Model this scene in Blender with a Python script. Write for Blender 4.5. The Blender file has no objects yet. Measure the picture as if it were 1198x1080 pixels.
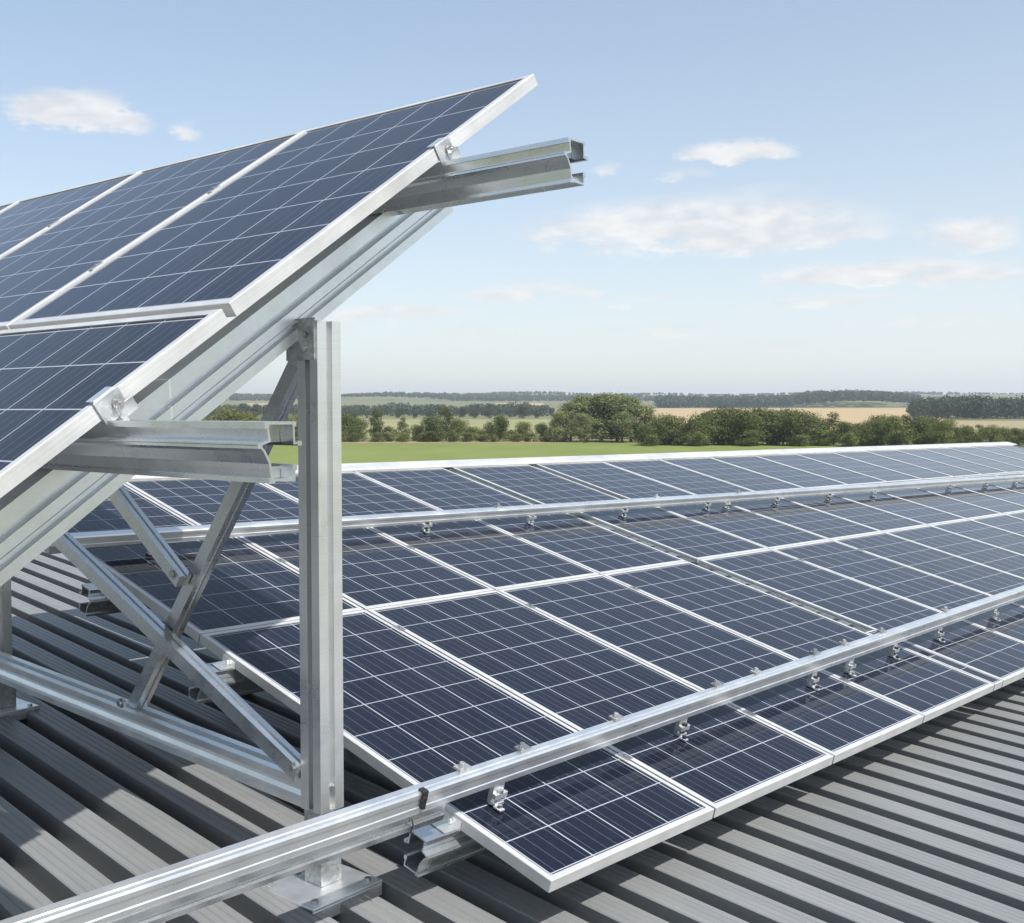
import bpy, math, random
import numpy as np
from mathutils import Vector, Matrix
sc = bpy.context.scene
rad = math.radians
H = 8.0                      # eye height above the fields
CAM = Vector((0, 0, H))
# ------------------------------------------------------------------ camera
cd = bpy.data.cameras.new('camera'); cam = bpy.data.objects.new('camera', cd)
sc.collection.objects.link(cam); sc.camera = cam
cam.location = CAM
cd.sensor_width = 36; cd.lens = 39.37
cam.rotation_euler = (rad(90 - 2.552), 0, 0)
cd.clip_start = 0.05; cd.clip_end = 20000
# ------------------------------------------------------------------ light
SUN_AZ, SUN_EL = 133, 55
sd = Vector((math.sin(rad(SUN_AZ)) * math.cos(rad(SUN_EL)), math.cos(rad(SUN_AZ)) * math.cos(rad(SUN_EL)), math.sin(rad(SUN_EL))))
sl = bpy.data.lights.new('sun', 'SUN'); sun = bpy.data.objects.new('sun', sl); sc.collection.objects.link(sun)
sl.energy = 5.0; sl.angle = rad(0.55); sl.color = (1, .965, .91)
sun.rotation_euler = (-sd).to_track_quat('-Z', 'Y').to_euler()
sc.view_settings.view_transform = 'Standard'; sc.view_settings.look = 'None'
sc.view_settings.exposure = 0.38; sc.view_settings.gamma = 1.0
SKY_STRENGTH = 0.15
world = bpy.data.worlds.new('World'); sc.world = world; world.use_nodes = True

def build_world():
    nt = world.node_tree; nt.nodes.clear(); N = nt.nodes.new; lk = nt.links.new
    out = N('ShaderNodeOutputWorld'); bg = N('ShaderNodeBackground'); lk(bg.outputs[0], out.inputs[0])
    bg.inputs[1].default_value = SKY_STRENGTH
    sky = N('ShaderNodeTexSky'); sky.sky_type = 'NISHITA'; sky.sun_disc = False
    sky.sun_elevation = rad(SUN_EL); sky.sun_rotation = rad(SUN_AZ)
    sky.air_density = 1.0; sky.dust_density = 1.6; sky.ozone_density = 1.0; sky.altitude = 100
    def M(op, a, b=None, clamp=False):
        n = N('ShaderNodeMath'); n.operation = op; n.use_clamp = clamp
        for i, v in enumerate((a, b)):
            if v is None: continue
            if isinstance(v, (int, float)): n.inputs[i].default_value = v
            else: lk(v, n.inputs[i])
        return n.outputs[0]
    tc = N('ShaderNodeTexCoord'); sep = N('ShaderNodeSeparateXYZ'); lk(tc.outputs['Generated'], sep.inputs[0])
    az = M('ARCTAN2', sep.outputs[0], sep.outputs[1]); el = M('ARCSINE', sep.outputs[2])
    nz = N('ShaderNodeTexNoise'); nz.inputs['Scale'].default_value = 17; nz.inputs['Detail'].default_value = 8; nz.inputs['Roughness'].default_value = .68
    mp = N('ShaderNodeMapping'); mp.inputs['Scale'].default_value = (1, 1, 2.6); lk(tc.outputs['Generated'], mp.inputs[0]); lk(mp.outputs[0], nz.inputs['Vector'])
    nf = nz.outputs['Fac']
    # clouds: azimuth, elevation, half-widths (degrees), density
    clouds = [(-20.9, 13.6, 3.9, 1.45, 1.05), (-15.9, 13.3, .9, .65, .5), (11.3, 12.6, 3.6, .8, .9), (9.6, 9.0, 10.5, 2.0, .8),
              (22.0, 8.2, 3.2, 1.2, .65), (18.5, 6.6, 7.5, .85, .7), (1.4, 5.9, 4.6, .8, .62), (-5.5, 4.9, 4.6, .8, .62),
              (7.6, 4.0, 5.5, .55, .35), (4.9, 12.0, .9, .45, .4), (16.2, 5.4, 5.5, .6, .4), (-1.6, 4.1, 4.0, .5, .35), (8.8, 11.6, 1.6, .5, .4), (14.5, 8.7, 5.5, 1.2, .6), (4.6, 8.6, 3.0, 1.1, .55), (12.5, 10.6, 3.5, .7, .3), (24.0, 6.3, 4.0, .7, .45), (12.0, 3.2, 7.0, .5, .4), (20, 4.3, 5, .45, .35), (-10.5, 4.2, 3.5, .6, .4), (7.5, 5.6, 3.4, .4, .35)]
    tot = None
    wob = M('MULTIPLY', M('SUBTRACT', nf, .5), .075)
    for a, e, ra, re, s in clouds:
        dx = M('DIVIDE', M('SUBTRACT', M('ADD', az, wob), rad(a)), rad(ra))
        up = M('DIVIDE', M('SUBTRACT', M('ADD', el, M('MULTIPLY', wob, .45)), rad(e)), rad(re))
        # flat bottoms: the lower half fades faster
        dy = M('MULTIPLY', up, M('ADD', 1.0, M('MULTIPLY', M('LESS_THAN', up, 0.0), .5)))
        d2 = M('ADD', M('MULTIPLY', dx, dx), M('MULTIPLY', dy, dy))
        g = M('MULTIPLY', M('SUBTRACT', 1.0, d2, True), s)
        tot = g if tot is None else M('MAXIMUM', tot, g)
    # loose cloud elsewhere in the sky
    nz2 = N('ShaderNodeTexNoise'); nz2.inputs['Scale'].default_value = 3.2; nz2.inputs['Detail'].default_value = 7; nz2.inputs['Roughness'].default_value = .6
    lk(mp.outputs[0], nz2.inputs['Vector'])
    back = M('MULTIPLY', M('MULTIPLY', M('SUBTRACT', nz2.outputs['Fac'], .55, True), 4.0, True), M('GREATER_THAN', M('ABSOLUTE', az), 1.0))
    detail = M('MULTIPLY', M('SUBTRACT', nf, .27, True), 3.0, True)
    cov = M('MULTIPLY', M('MULTIPLY', tot, 1.35), M('ADD', M('MULTIPLY', detail, 1.0), .12))
    cov = M('MAXIMUM', cov, M('MULTIPLY', back, .3))
    ramp = N('ShaderNodeMapRange'); ramp.interpolation_type = 'SMOOTHSTEP'; lk(cov, ramp.inputs[0])
    ramp.inputs[1].default_value = .0; ramp.inputs[2].default_value = .78; ramp.inputs[3].default_value = 0; ramp.inputs[4].default_value = .74
    mix = N('ShaderNodeMix'); mix.data_type = 'RGBA'; lk(ramp.outputs[0], mix.inputs['Factor'])
    # thin high veil of moisture, milkier towards the horizon and towards the sun
    low = M('POWER', M('SUBTRACT', 1.0, M('DIVIDE', M('MAXIMUM', el, 0.0), rad(38)), True), 2.0)
    sn = N('ShaderNodeVectorMath'); sn.operation = 'DOT_PRODUCT'; lk(tc.outputs['Generated'], sn.inputs[0]); sn.inputs[1].default_value = sd
    veil = M('ADD', M('ADD', .15, M('MULTIPLY', low, .50)), M('MULTIPLY', M('ADD', sn.outputs['Value'], .35), .30), True)
    mv = N('ShaderNodeMix'); mv.data_type = 'RGBA'; lk(M('MINIMUM', M('MAXIMUM', veil, .1), .85), mv.inputs['Factor']); tn = N('ShaderNodeMix'); tn.data_type = 'RGBA'; tn.blend_type = 'MULTIPLY'; tn.inputs['Factor'].default_value = 1; lk(sky.outputs[0], tn.inputs[6]); tn.inputs[7].default_value = (.98, 1.02, 1.03, 1); lk(tn.outputs[2], mv.inputs[6])
    hz = N('ShaderNodeMix'); hz.data_type = 'RGBA'; lk(M('POWER', low, 1.6), hz.inputs['Factor']); hz.inputs[6].default_value = (2.75, 3.15, 3.4, 1); hz.inputs[7].default_value = (6.0, 5.9, 5.7, 1); lk(hz.outputs[2], mv.inputs[7])
    lk(mv.outputs[2], mix.inputs[6]); 
    # cloud undersides a little greyer than their tops, in the same broken pattern
    nz3 = N('ShaderNodeTexNoise'); nz3.inputs['Scale'].default_value = 34; nz3.inputs['Detail'].default_value = 5; lk(mp.outputs[0], nz3.inputs['Vector'])
    cm = N('ShaderNodeMix'); cm.data_type = 'RGBA'; lk(M('MULTIPLY', M('SUBTRACT', nz3.outputs['Fac'], .35, True), 3.2, True), cm.inputs['Factor']); cm.inputs[6].default_value = (4.2, 4.15, 4.15, 1); cm.inputs[7].default_value = (5.4, 5.2, 5.0, 1); lk(cm.outputs[2], mix.inputs[7])
    lk(mix.outputs[2], bg.inputs[0])
build_world()

# ------------------------------------------------------------------ frames of reference
def V(*a): return Vector(a)
O8 = V(0, 0, H)
L = V(.68672, .72683, -.01144); C = V(-.70454, .66937, .23571); NA = V(.17898, -.15381, .97176)
P0 = V(.1317, 3.6971, -1.5763) + O8
Rb = V(-.71184, .69953, .06279).normalized()
Rx = (L - Rb * L.dot(Rb)).normalized(); NR = Rx.cross(Rb).normalized()
QR = P0 - NA * .22                                # a point on the rib crests
U = V(-.76912, .63911, 0).normalized(); Th = V(.63911, .76912, 0).normalized()
TILT = rad(34.7)
T = (Th * math.cos(TILT) + V(0, 0, 1) * math.sin(TILT)).normalized()
NK = (-U).cross(T).normalized()
OK = V(-.86668, 3.41778, .32357) + O8             # end corner of the upper row, on its lower edge
FOOT = V(-.69771, 4.06336, -1.73597) + O8; FOOT2 = V(-2.71688, 5.85942, -1.56446) + O8
def mat(x, y, z, o):
    m = Matrix.Identity(4)
    for i, a in enumerate((x, y, z, o)):
        for j in range(3): m[j][i] = a[j]
    return m
MA = mat(L, C, NA, P0); MROOF = mat(Rx, Rb, NR, QR); MK = mat(-U, T, NK, OK)
def arr(u, v, h=0): return P0 + L * u + C * v + NA * h

# ------------------------------------------------------------------ helpers
col = sc.collection
class MB:
    def __init__(s): s.v = []; s.f = []; s.uv = {}
    def add(s, vs, fs):
        b = len(s.v); s.v += [tuple(p) for p in vs]; s.f += [tuple(b + i for i in f) for f in fs]; return s
    def box(s, a, b, m=None):
        (x0, y0, z0), (x1, y1, z1) = a, b
        vs = [V(x, y, z) for z in (z0, z1) for x, y in ((x0, y0), (x1, y0), (x1, y1), (x0, y1))]
        if m: vs = [m @ p for p in vs]
        return s.add(vs, [(3, 2, 1, 0), (4, 5, 6, 7), (0, 1, 5, 4), (1, 2, 6, 5), (2, 3, 7, 6), (3, 0, 4, 7)])
    def prism(s, prof, x0, x1, m=None):
        n = len(prof); vs = [V(x0, y, z) for y, z in prof] + [V(x1, y, z) for y, z in prof]
        if m: vs = [m @ p for p in vs]
        area = sum(prof[i][0] * prof[(i + 1) % n][1] - prof[(i + 1) % n][0] * prof[i][1] for i in range(n))
        fs = [tuple(range(n))[::-1], tuple(range(n, 2 * n))] + [(i, (i + 1) % n, n + (i + 1) % n, n + i) for i in range(n)]
        if area < 0: fs = [f[::-1] for f in fs]
        return s.add(vs, fs)
    def cyl(s, p, d, r, h, n=12, r2=None):
        d = Vector(d).normalized(); a = d.orthogonal().normalized(); b = d.cross(a); p = Vector(p); r2 = r if r2 is None else r2
        vs = [p + (a * math.cos(2 * math.pi * k / n) + b * math.sin(2 * math.pi * k / n)) * rr + d * hh for hh, rr in ((0, r), (h, r2)) for k in range(n)]
        return s.add(vs, [tuple(range(n))[::-1], tuple(range(n, 2 * n))] + [(k, (k + 1) % n, n + (k + 1) % n, n + k) for k in range(n)])
    def build(s, name, m, parent=None, smooth=False, bevel=0):
        me = bpy.data.meshes.new(name); me.from_pydata(s.v, [], s.f); me.update()
        if m: me.materials.append(m)
        if smooth: me.polygons.foreach_set('use_smooth', [True] * len(me.polygons))
        o = bpy.data.objects.new(name, me); col.objects.link(o)
        if parent: o.parent = parent
        if bevel:
            b = o.modifiers.new('bevel', 'BEVEL'); b.width = bevel; b.segments = 2; b.limit_method = 'ANGLE'; b.angle_limit = rad(40)
        return o
def thick(pl, t):
    """closed outline of a thin sheet following a polyline"""
    a, b = [], []
    P = [Vector(p) for p in pl]
    for i, p in enumerate(P):
        d0 = (P[i] - P[i - 1]).normalized() if i else None; d1 = (P[i + 1] - P[i]).normalized() if i < len(P) - 1 else None
        d0 = d0 or d1; d1 = d1 or d0
        n0, n1 = Vector((-d0.y, d0.x)), Vector((-d1.y, d1.x)); n = (n0 + n1)
        n = n.normalized() if n.length > 1e-6 else n0
        k = t / 2 / max(.45, n.dot(n0)); a.append(tuple(p + n * k)); b.append(tuple(p - n * k))
    return a + b[::-1]
def tag(o, label, cat, group=None, kind=None):
    if label: o['label'] = label
    if cat: o['category'] = cat
    if group: o['group'] = group
    if kind: o['kind'] = kind
    return o
def thing(name, m, label, cat, group=None):
    o = bpy.data.objects.new(name, None); o.empty_display_size = .1; col.objects.link(o); o.matrix_world = m
    return tag(o, label, cat, group)
def copy_tree(o, parent=None):
    c = o.copy(); col.objects.link(c)
    if parent: c.parent = parent
    for ch in list(o.children): copy_tree(ch, c)
    return c
def along(p, q, up):
    """matrix with local x running from p to q and z close to up; returns it and the length"""
    x = (q - p); n = x.length; x = x / n; y = Vector(up).cross(x).normalized(); z = x.cross(y)
    return mat(x, y, z, p), n
ORD = ['first', 'second', 'third', 'fourth', 'fifth', 'sixth', 'seventh', 'eighth', 'ninth', 'tenth', 'eleventh', 'twelfth', 'thirteenth', 'fourteenth',
       'fifteenth', 'sixteenth', 'seventeenth', 'eighteenth', 'nineteenth', 'twentieth', 'twenty-first', 'twenty-second', 'twenty-third', 'twenty-fourth',
       'twenty-fifth', 'twenty-sixth', 'twenty-seventh', 'twenty-eighth', 'twenty-ninth', 'thirtieth'] + [f'{k}th' for k in range(31, 90)]

# ------------------------------------------------------------------ materials
def new_mat(name):
    m = bpy.data.materials.new(name); m.use_nodes = True; nt = m.node_tree
    return m, nt, nt.nodes['Principled BSDF'], nt.nodes.new, nt.links.new
def metal(name, base, metallic, rough, streak=(2, 2, 140), var=.18, bump=.015, spangle=0.0, spec=.5):
    m, nt, p, N, lk = new_mat(name)
    tc = N('ShaderNodeTexCoord'); mp = N('ShaderNodeMapping'); mp.inputs['Scale'].default_value = streak; lk(tc.outputs['Object'], mp.inputs[0])
    nz = N('ShaderNodeTexNoise'); nz.inputs['Scale'].default_value = 1.0; nz.inputs['Detail'].default_value = 5; lk(mp.outputs[0], nz.inputs['Vector'])
    n2 = N('ShaderNodeTexNoise'); n2.inputs['Scale'].default_value = 7; n2.inputs['Detail'].default_value = 6; n2.inputs['Roughness'].default_value = .65; lk(tc.outputs['Object'], n2.inputs['Vector'])
    fac = N('ShaderNodeMath'); fac.operation = 'ADD'; lk(nz.outputs['Fac'], fac.inputs[0]); lk(n2.outputs['Fac'], fac.inputs[1])
    src = fac.outputs[0]
    if spangle:
        vo = N('ShaderNodeTexVoronoi'); vo.inputs['Scale'].default_value = 70; lk(tc.outputs['Object'], vo.inputs['Vector'])
        sp = N('ShaderNodeSeparateColor'); lk(vo.outputs['Color'], sp.inputs[0])
        ma = N('ShaderNodeMath'); ma.operation = 'MULTIPLY_ADD'; lk(sp.outputs[0], ma.inputs[0]); ma.inputs[1].default_value = spangle; lk(src, ma.inputs[2]); src = ma.outputs[0]
    r = N('ShaderNodeMapRange'); lk(src, r.inputs[0]); r.inputs[1].default_value = .6; r.inputs[2].default_value = 1.4 + spangle
    r.inputs[3].default_value = 1 - var; r.inputs[4].default_value = 1 + var * .6
    mx = N('ShaderNodeVectorMath'); mx.operation = 'SCALE'; mx.inputs[0].default_value = base; lk(r.outputs[0], mx.inputs['Scale'])
    lk(mx.outputs[0], p.inputs['Base Color'])
    rr = N('ShaderNodeMapRange'); lk(n2.outputs['Fac'], rr.inputs[0]); rr.inputs[1].default_value = .3; rr.inputs[2].default_value = .7
    rr.inputs[3].default_value = rough - .08; rr.inputs[4].default_value = rough + .1; lk(rr.outputs[0], p.inputs['Roughness'])
    p.inputs['Metallic'].default_value = metallic; p.inputs['Specular IOR Level'].default_value = spec
    if bump:
        b = N('ShaderNodeBump'); b.inputs['Strength'].default_value = bump; b.inputs['Distance'].default_value = .002; lk(nz.outputs['Fac'], b.inputs['Height']); lk(b.outputs[0], p.inputs['Normal'])
    return m
ALU = metal('brushed aluminium', (.80, .81, .81), .85, .32, var=.09)
FRAME = metal('anodised frame', (.60, .60, .595), .35, .40, streak=(2, 2, 220), var=.22)
RAIL = metal('extruded rail metal', (.66, .685, .70), .92, .27, var=.12)
GALV = metal('galvanised steel', (.88, .90, .905), .88, .38, streak=(6, 6, 6), var=.12, spangle=.25, bump=.04)
DIRTYGALV = metal('weathered galvanised steel', (.50, .515, .52), .7, .45, streak=(14, 14, 14), var=.5, spangle=.6, bump=.3)
BOLT = metal('zinc bolt', (.5, .5, .5), .9, .3, streak=(30, 30, 30))
BLACK = metal('black plastic', (.02, .02, .022), 0, .4, streak=(20, 20, 20))

def cells_mat(name, dirt):
    m, nt, p, N, lk = new_mat(name)
    def M(op, a, b=None, c=None, clamp=False):
        n = N('ShaderNodeMath'); n.operation = op; n.use_clamp = clamp
        for i, v in enumerate((a, b, c)):
            if v is None: continue
            if isinstance(v, (int, float)): n.inputs[i].default_value = v
            else: lk(v, n.inputs[i])
        return n.outputs[0]
    uv = N('ShaderNodeUVMap'); uv.uv_map = 'cells'; s = N('ShaderNodeSeparateXYZ'); lk(uv.outputs[0], s.inputs[0])
    x, y = s.outputs[0], s.outputs[1]
    def line(c, w):      # 1 on the integer lines
        d = M('ABSOLUTE', M('SUBTRACT', M('FRACT', M('ADD', c, .5)), .5))
        r = N('ShaderNodeMapRange'); lk(d, r.inputs[0]); r.inputs[1].default_value = w * .6; r.inputs[2].default_value = w; r.inputs[3].default_value = 1; r.inputs[4].default_value = 0
        return r.outputs[0]
    grid = M('MAXIMUM', line(x, .017), line(y, .0145))
    bus = line(M('ADD', M('MULTIPLY', x, 4.0), .5), .026)
    fing = line(M('MULTIPLY', x, 26.0), .28)
    tc = N('ShaderNodeTexCoord')
    vo = N('ShaderNodeTexVoronoi'); vo.inputs['Scale'].default_value = 16; lk(uv.outputs[0], vo.inputs['Vector']); vs = N('ShaderNodeSeparateColor'); lk(vo.outputs['Color'], vs.inputs[0])
    fl = N('ShaderNodeVectorMath'); fl.operation = 'FLOOR'; lk(uv.outputs[0], fl.inputs[0])
    wn = N('ShaderNodeTexWhiteNoise'); wn.noise_dimensions = '3D'; lk(fl.outputs[0], wn.inputs['Vector'])
    br = M('ADD', M('ADD', .55, M('MULTIPLY', vs.outputs[0], .5)), M('MULTIPLY', wn.outputs['Value'], .35))
    oi = N('ShaderNodeObjectInfo'); br = M('MULTIPLY', br, M('ADD', .8, M('MULTIPLY', oi.outputs['Random'], .4)))
    cellc = N('ShaderNodeVectorMath'); cellc.operation = 'SCALE'; cellc.inputs[0].default_value = (.0022, .0046, .0155); lk(br, cellc.inputs['Scale'])
    def mixc(f, a, b):
        n = N('ShaderNodeMix'); n.data_type = 'RGBA'
        for sock, v in ((n.inputs['Factor'], f), (n.inputs[6], a), (n.inputs[7], b)):
            if isinstance(v, (int, float)): sock.default_value = v
            elif isinstance(v, tuple): sock.default_value = (*v, 1)
            else: lk(v, sock)
        return n.outputs[2]
    c = mixc(M('MULTIPLY', fing, .018), cellc.outputs[0], (.16, .18, .23))
    c = mixc(M('MULTIPLY', bus, .26), c, (.32, .34, .38))
    c = mixc(M('MULTIPLY', grid, .9), c, (.36, .385, .43))
    n1 = N('ShaderNodeTexNoise'); n1.inputs['Scale'].default_value = 1.6; n1.inputs['Detail'].default_value = 8; n1.inputs['Roughness'].default_value = .7; lk(tc.outputs['Object'], n1.inputs['Vector'])
    n2 = N('ShaderNodeTexNoise'); n2.inputs['Scale'].default_value = 55; n2.inputs['Detail'].default_value = 3; lk(tc.outputs['Object'], n2.inputs['Vector'])
    dust_and_sheen = M('MULTIPLY', M('MULTIPLY', M('SUBTRACT', n1.outputs['Fac'], .32, clamp=True), M('ADD', .4, n2.outputs['Fac'])), dirt)
    # sky reflection painted in as a pale tone, stronger the flatter one looks across
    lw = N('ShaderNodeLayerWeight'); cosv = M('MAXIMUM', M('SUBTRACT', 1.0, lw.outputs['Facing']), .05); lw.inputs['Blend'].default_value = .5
    sky_sheen = M('MULTIPLY', M('SUBTRACT', 1.0, M('POWER', 2.718, M('DIVIDE', -.0065, cosv))), M('ADD', .5, n1.outputs['Fac']))
    dust_and_sheen = M('ADD', dust_and_sheen, sky_sheen, None, True)
    c = mixc(dust_and_sheen, c, (.36, .36, .365))
    lk(c, p.inputs['Base Color'])
    r = N('ShaderNodeMapRange'); lk(n1.outputs['Fac'], r.inputs[0]); r.inputs[1].default_value = .3; r.inputs[2].default_value = .75; r.inputs[3].default_value = .025; r.inputs[4].default_value = .085
    lk(r.outputs[0], p.inputs['Roughness']); p.inputs['IOR'].default_value = 1.24
    return m
CELLS = cells_mat('solar cells under glass', .03)
BACK = metal('white backsheet', (.7, .7, .7), 0, .6)

def roof_mat():
    m, nt, p, N, lk = new_mat('grey coated roof steel')
    tc = N('ShaderNodeTexCoord'); mp = N('ShaderNodeMapping'); mp.inputs['Scale'].default_value = (9, .5, 9); lk(tc.outputs['Object'], mp.inputs[0])
    a = N('ShaderNodeTexNoise'); a.inputs['Scale'].default_value = 2.2; a.inputs['Detail'].default_value = 7; a.inputs['Roughness'].default_value = .65; lk(mp.outputs[0], a.inputs['Vector'])
    b = N('ShaderNodeTexNoise'); b.inputs['Scale'].default_value = 1.3; b.inputs['Detail'].default_value = 6; lk(tc.outputs['Object'], b.inputs['Vector'])
    g = N('ShaderNodeTexNoise'); g.inputs['Scale'].default_value = 160; g.inputs['Detail'].default_value = 2; lk(tc.outputs['Object'], g.inputs['Vector'])
    ad = N('ShaderNodeMath'); ad.operation = 'ADD'; lk(a.outputs['Fac'], ad.inputs[0]); lk(b.outputs['Fac'], ad.inputs[1])
    ad2 = N('ShaderNodeMath'); ad2.operation = 'MULTIPLY_ADD'; lk(g.outputs['Fac'], ad2.inputs[0]); ad2.inputs[1].default_value = .25; lk(ad.outputs[0], ad2.inputs[2])
    cr = N('ShaderNodeValToRGB'); mr = N('ShaderNodeMapRange'); lk(ad2.outputs[0], mr.inputs[0]); mr.inputs[1].default_value = .8; mr.inputs[2].default_value = 1.45; lk(mr.outputs[0], cr.inputs[0])
    cr.color_ramp.elements[0].color = (.155, .159, .161, 1); cr.color_ramp.elements[1].color = (.215, .219, .220, 1)
    lk(cr.outputs[0], p.inputs['Base Color']); p.inputs['Roughness'].default_value = .42; p.inputs['Specular IOR Level'].default_value = .5
    bp = N('ShaderNodeBump'); bp.inputs['Strength'].default_value = .06; bp.inputs['Distance'].default_value = .004; lk(g.outputs['Fac'], bp.inputs['Height']); lk(bp.outputs[0], p.inputs['Normal'])
    return m
ROOF = roof_mat()
def simple(name, base, rough=.8, var=.25, scale=3.0, detail=6, col2=None, stretch=(1, 1, 1), spec=.2):
    m, nt, p, N, lk = new_mat(name)
    tc = N('ShaderNodeTexCoord'); mp = N('ShaderNodeMapping'); mp.inputs['Scale'].default_value = stretch; lk(tc.outputs['Object'], mp.inputs[0])
    a = N('ShaderNodeTexNoise'); a.inputs['Scale'].default_value = scale; a.inputs['Detail'].default_value = detail; a.inputs['Roughness'].default_value = .65; lk(mp.outputs[0], a.inputs['Vector'])
    cr = N('ShaderNodeValToRGB'); lk(a.outputs['Fac'], cr.inputs[0]); cr.color_ramp.elements[0].position = .3; cr.color_ramp.elements[1].position = .7
    c2 = col2 or tuple(x * (1 + var) for x in base); c1 = tuple(x * (1 - var) for x in base) if not col2 else base
    cr.color_ramp.elements[0].color = (*c1, 1); cr.color_ramp.elements[1].color = (*c2, 1)
    lk(cr.outputs[0], p.inputs['Base Color']); p.inputs['Roughness'].default_value = rough; p.inputs['Specular IOR Level'].default_value = spec
    return m
def leaf_mat(name, c1, c2):
    m, nt, p, N, lk = new_mat(name)
    oi = N('ShaderNodeObjectInfo'); geo = N('ShaderNodeNewGeometry'); tc = N('ShaderNodeTexCoord')
    a = N('ShaderNodeTexNoise'); a.inputs['Scale'].default_value = .9; a.inputs['Detail'].default_value = 4; lk(tc.outputs['Object'], a.inputs['Vector'])
    s1 = N('ShaderNodeMath'); s1.operation = 'MULTIPLY_ADD'; lk(oi.outputs['Random'], s1.inputs[0]); s1.inputs[1].default_value = .7; lk(a.outputs['Fac'], s1.inputs[2])
    s2 = N('ShaderNodeMath'); s2.operation = 'MULTIPLY_ADD'; lk(geo.outputs['Random Per Island'], s2.inputs[0]); s2.inputs[1].default_value = .5; lk(s1.outputs[0], s2.inputs[2])
    mr = N('ShaderNodeMapRange'); lk(s2.outputs[0], mr.inputs[0]); mr.inputs[1].default_value = .4; mr.inputs[2].default_value = 1.65
    mx = N('ShaderNodeMix'); mx.data_type = 'RGBA'; lk(mr.outputs[0], mx.inputs['Factor']); mx.inputs[6].default_value = (*c1, 1); mx.inputs[7].default_value = (*c2, 1)
    lk(mx.outputs[2], p.inputs['Base Color']); p.inputs['Roughness'].default_value = .65; p.inputs['Specular IOR Level'].default_value = .25
    tr = N('ShaderNodeBsdfTranslucent'); lk(mx.outputs[2], tr.inputs[0]); ms = N('ShaderNodeMixShader'); ms.inputs[0].default_value = .32
    lk(p.outputs[0], ms.inputs[1]); lk(tr.outputs[0], ms.inputs[2]); lk(ms.outputs[0], nt.nodes['Material Output'].inputs[0])
    return m
LEAF = leaf_mat('hedge foliage', (.042, .062, .022), (.20, .215, .07))
LEAF_PALE = leaf_mat('pale poplar foliage', (.10, .125, .05), (.29, .30, .14))
LEAF_FAR = leaf_mat('far wood foliage', (.035, .055, .03), (.085, .105, .05))
BARK = simple('bark', (.09, .07, .05), scale=8)

# ------------------------------------------------------------------ building: ribbed roof, walls
bld = thing('warehouse_building', MROOF, 'low building under a grey ribbed sheet metal roof that carries the solar panels', 'building')
PITCH, X0, X1, Y0, Y1 = .2245, -9.0, 24.0, -7.0, 9.5
VAL, DEP = .092, .11
prof = []; x = .987 - PITCH * 45
while x < X1:
    crest = PITCH - VAL
    a = crest / 4
    for k in range(4):       # crest with fine stiffening lines, then the valley
        prof += [(x + a * k + .002, 0), (x + a * (k + 1) - .006, 0)]
        if k < 3: prof += [(x + a * (k + 1) - .003, -.0035)]
    prof += [(x + crest + .003, -.004), (x + crest + .006, -DEP), (x + PITCH - .006, -DEP), (x + PITCH - .003, -.004)]
    x += PITCH
b = MB(); n = len(prof)
b.v = [(px, Y0, pz) for px, pz in prof] + [(px, Y1, pz) for px, pz in prof]
b.f = [(i, i + 1, n + i + 1, n + i) for i in range(n - 1)]
roof = b.build('roof', ROOF, bld)
wb = MB(); inv = MROOF.inverted()
xa, xb = prof[0][0], prof[-1][0]
for (p, q) in (((xa + .1, Y0 + .1), (xb - .1, Y0 + .1)), ((xb - .1, Y0 + .1), (xb - .1, Y1 - .1)), ((xb - .1, Y1 - .1), (xa + .1, Y1 - .1)), ((xa + .1, Y1 - .1), (xa + .1, Y0 + .1))):
    pts = [MROOF @ V(*p, -DEP - .01), MROOF @ V(*q, -DEP - .01)]
    pts = pts + [V(pts[1].x, pts[1].y, -.3), V(pts[0].x, pts[0].y, -.3)]
    wb.add([inv @ t for t in pts], [(0, 3, 2, 1)])
wb.build('wall', simple('pale wall cladding', (.35, .35, .34), scale=2), bld)

# ------------------------------------------------------------------ panels
def panel(m, w, l, nx, ny, label, group, lip=.024, dep=.045, uvoff=0):
    t = thing('solar_panel', m, label, 'solar panel', group)
    f = MB()
    def ring(x0, y0, x1, y1, z): return [(x0, y0, z), (x1, y0, z), (x1, y1, z), (x0, y1, z)]
    c = .002
    loops = [ring(0, 0, w, l, -dep), ring(0, 0, w, l, -c), ring(c, c, w - c, l - c, 0), ring(lip, lip, w - lip, l - lip, 0), ring(lip, lip, w - lip, l - lip, -.006), ring(lip, lip, w - lip, l - lip, -dep)]
    vs = [p for r in loops for p in r]; fs = []
    for k in range(5):
        for i in range(4):
            j = (i + 1) % 4; fs.append((k * 4 + i, k * 4 + j, k * 4 + 4 + j, k * 4 + 4 + i))
    for i in range(4): j = (i + 1) % 4; fs.append((20 + i, 20 + j, j, i))
    f.add(vs, fs); f.build('frame', FRAME, t)
    g = MB(); x0, y0, x1, y1 = lip - .001, lip - .001, w - lip + .001, l - lip + .001
    g.add(ring(x0, y0, x1, y1, -.005), [(0, 1, 2, 3)]); o = g.build('glass', CELLS, t)
    uvl = o.data.uv_layers.new(name='cells'); e = .06
    for i, (a, bb) in enumerate(((0 - e, 0 - e), (nx + e, 0 - e), (nx + e, ny + e), (0 - e, ny + e))): uvl.data[i].uv = (a + uvoff * 10, bb)
    k = MB(); k.add(ring(x0, y0, x1, y1, -.012), [(3, 2, 1, 0)]); k.build('backsheet', BACK, t)
    return t
def mid_clip(parent, x, y, along_y=True):
    k = MB(); k.box((x - .017, y - .03, .0005), (x + .017, y + .03, .006)); k.cyl((x, y, .006), (0, 0, 1), .007, .006, 8)
    return k.build('mid_clip', BOLT, parent)
GAPX = .012
GAP_W = .14
V1 = 2.267
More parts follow.
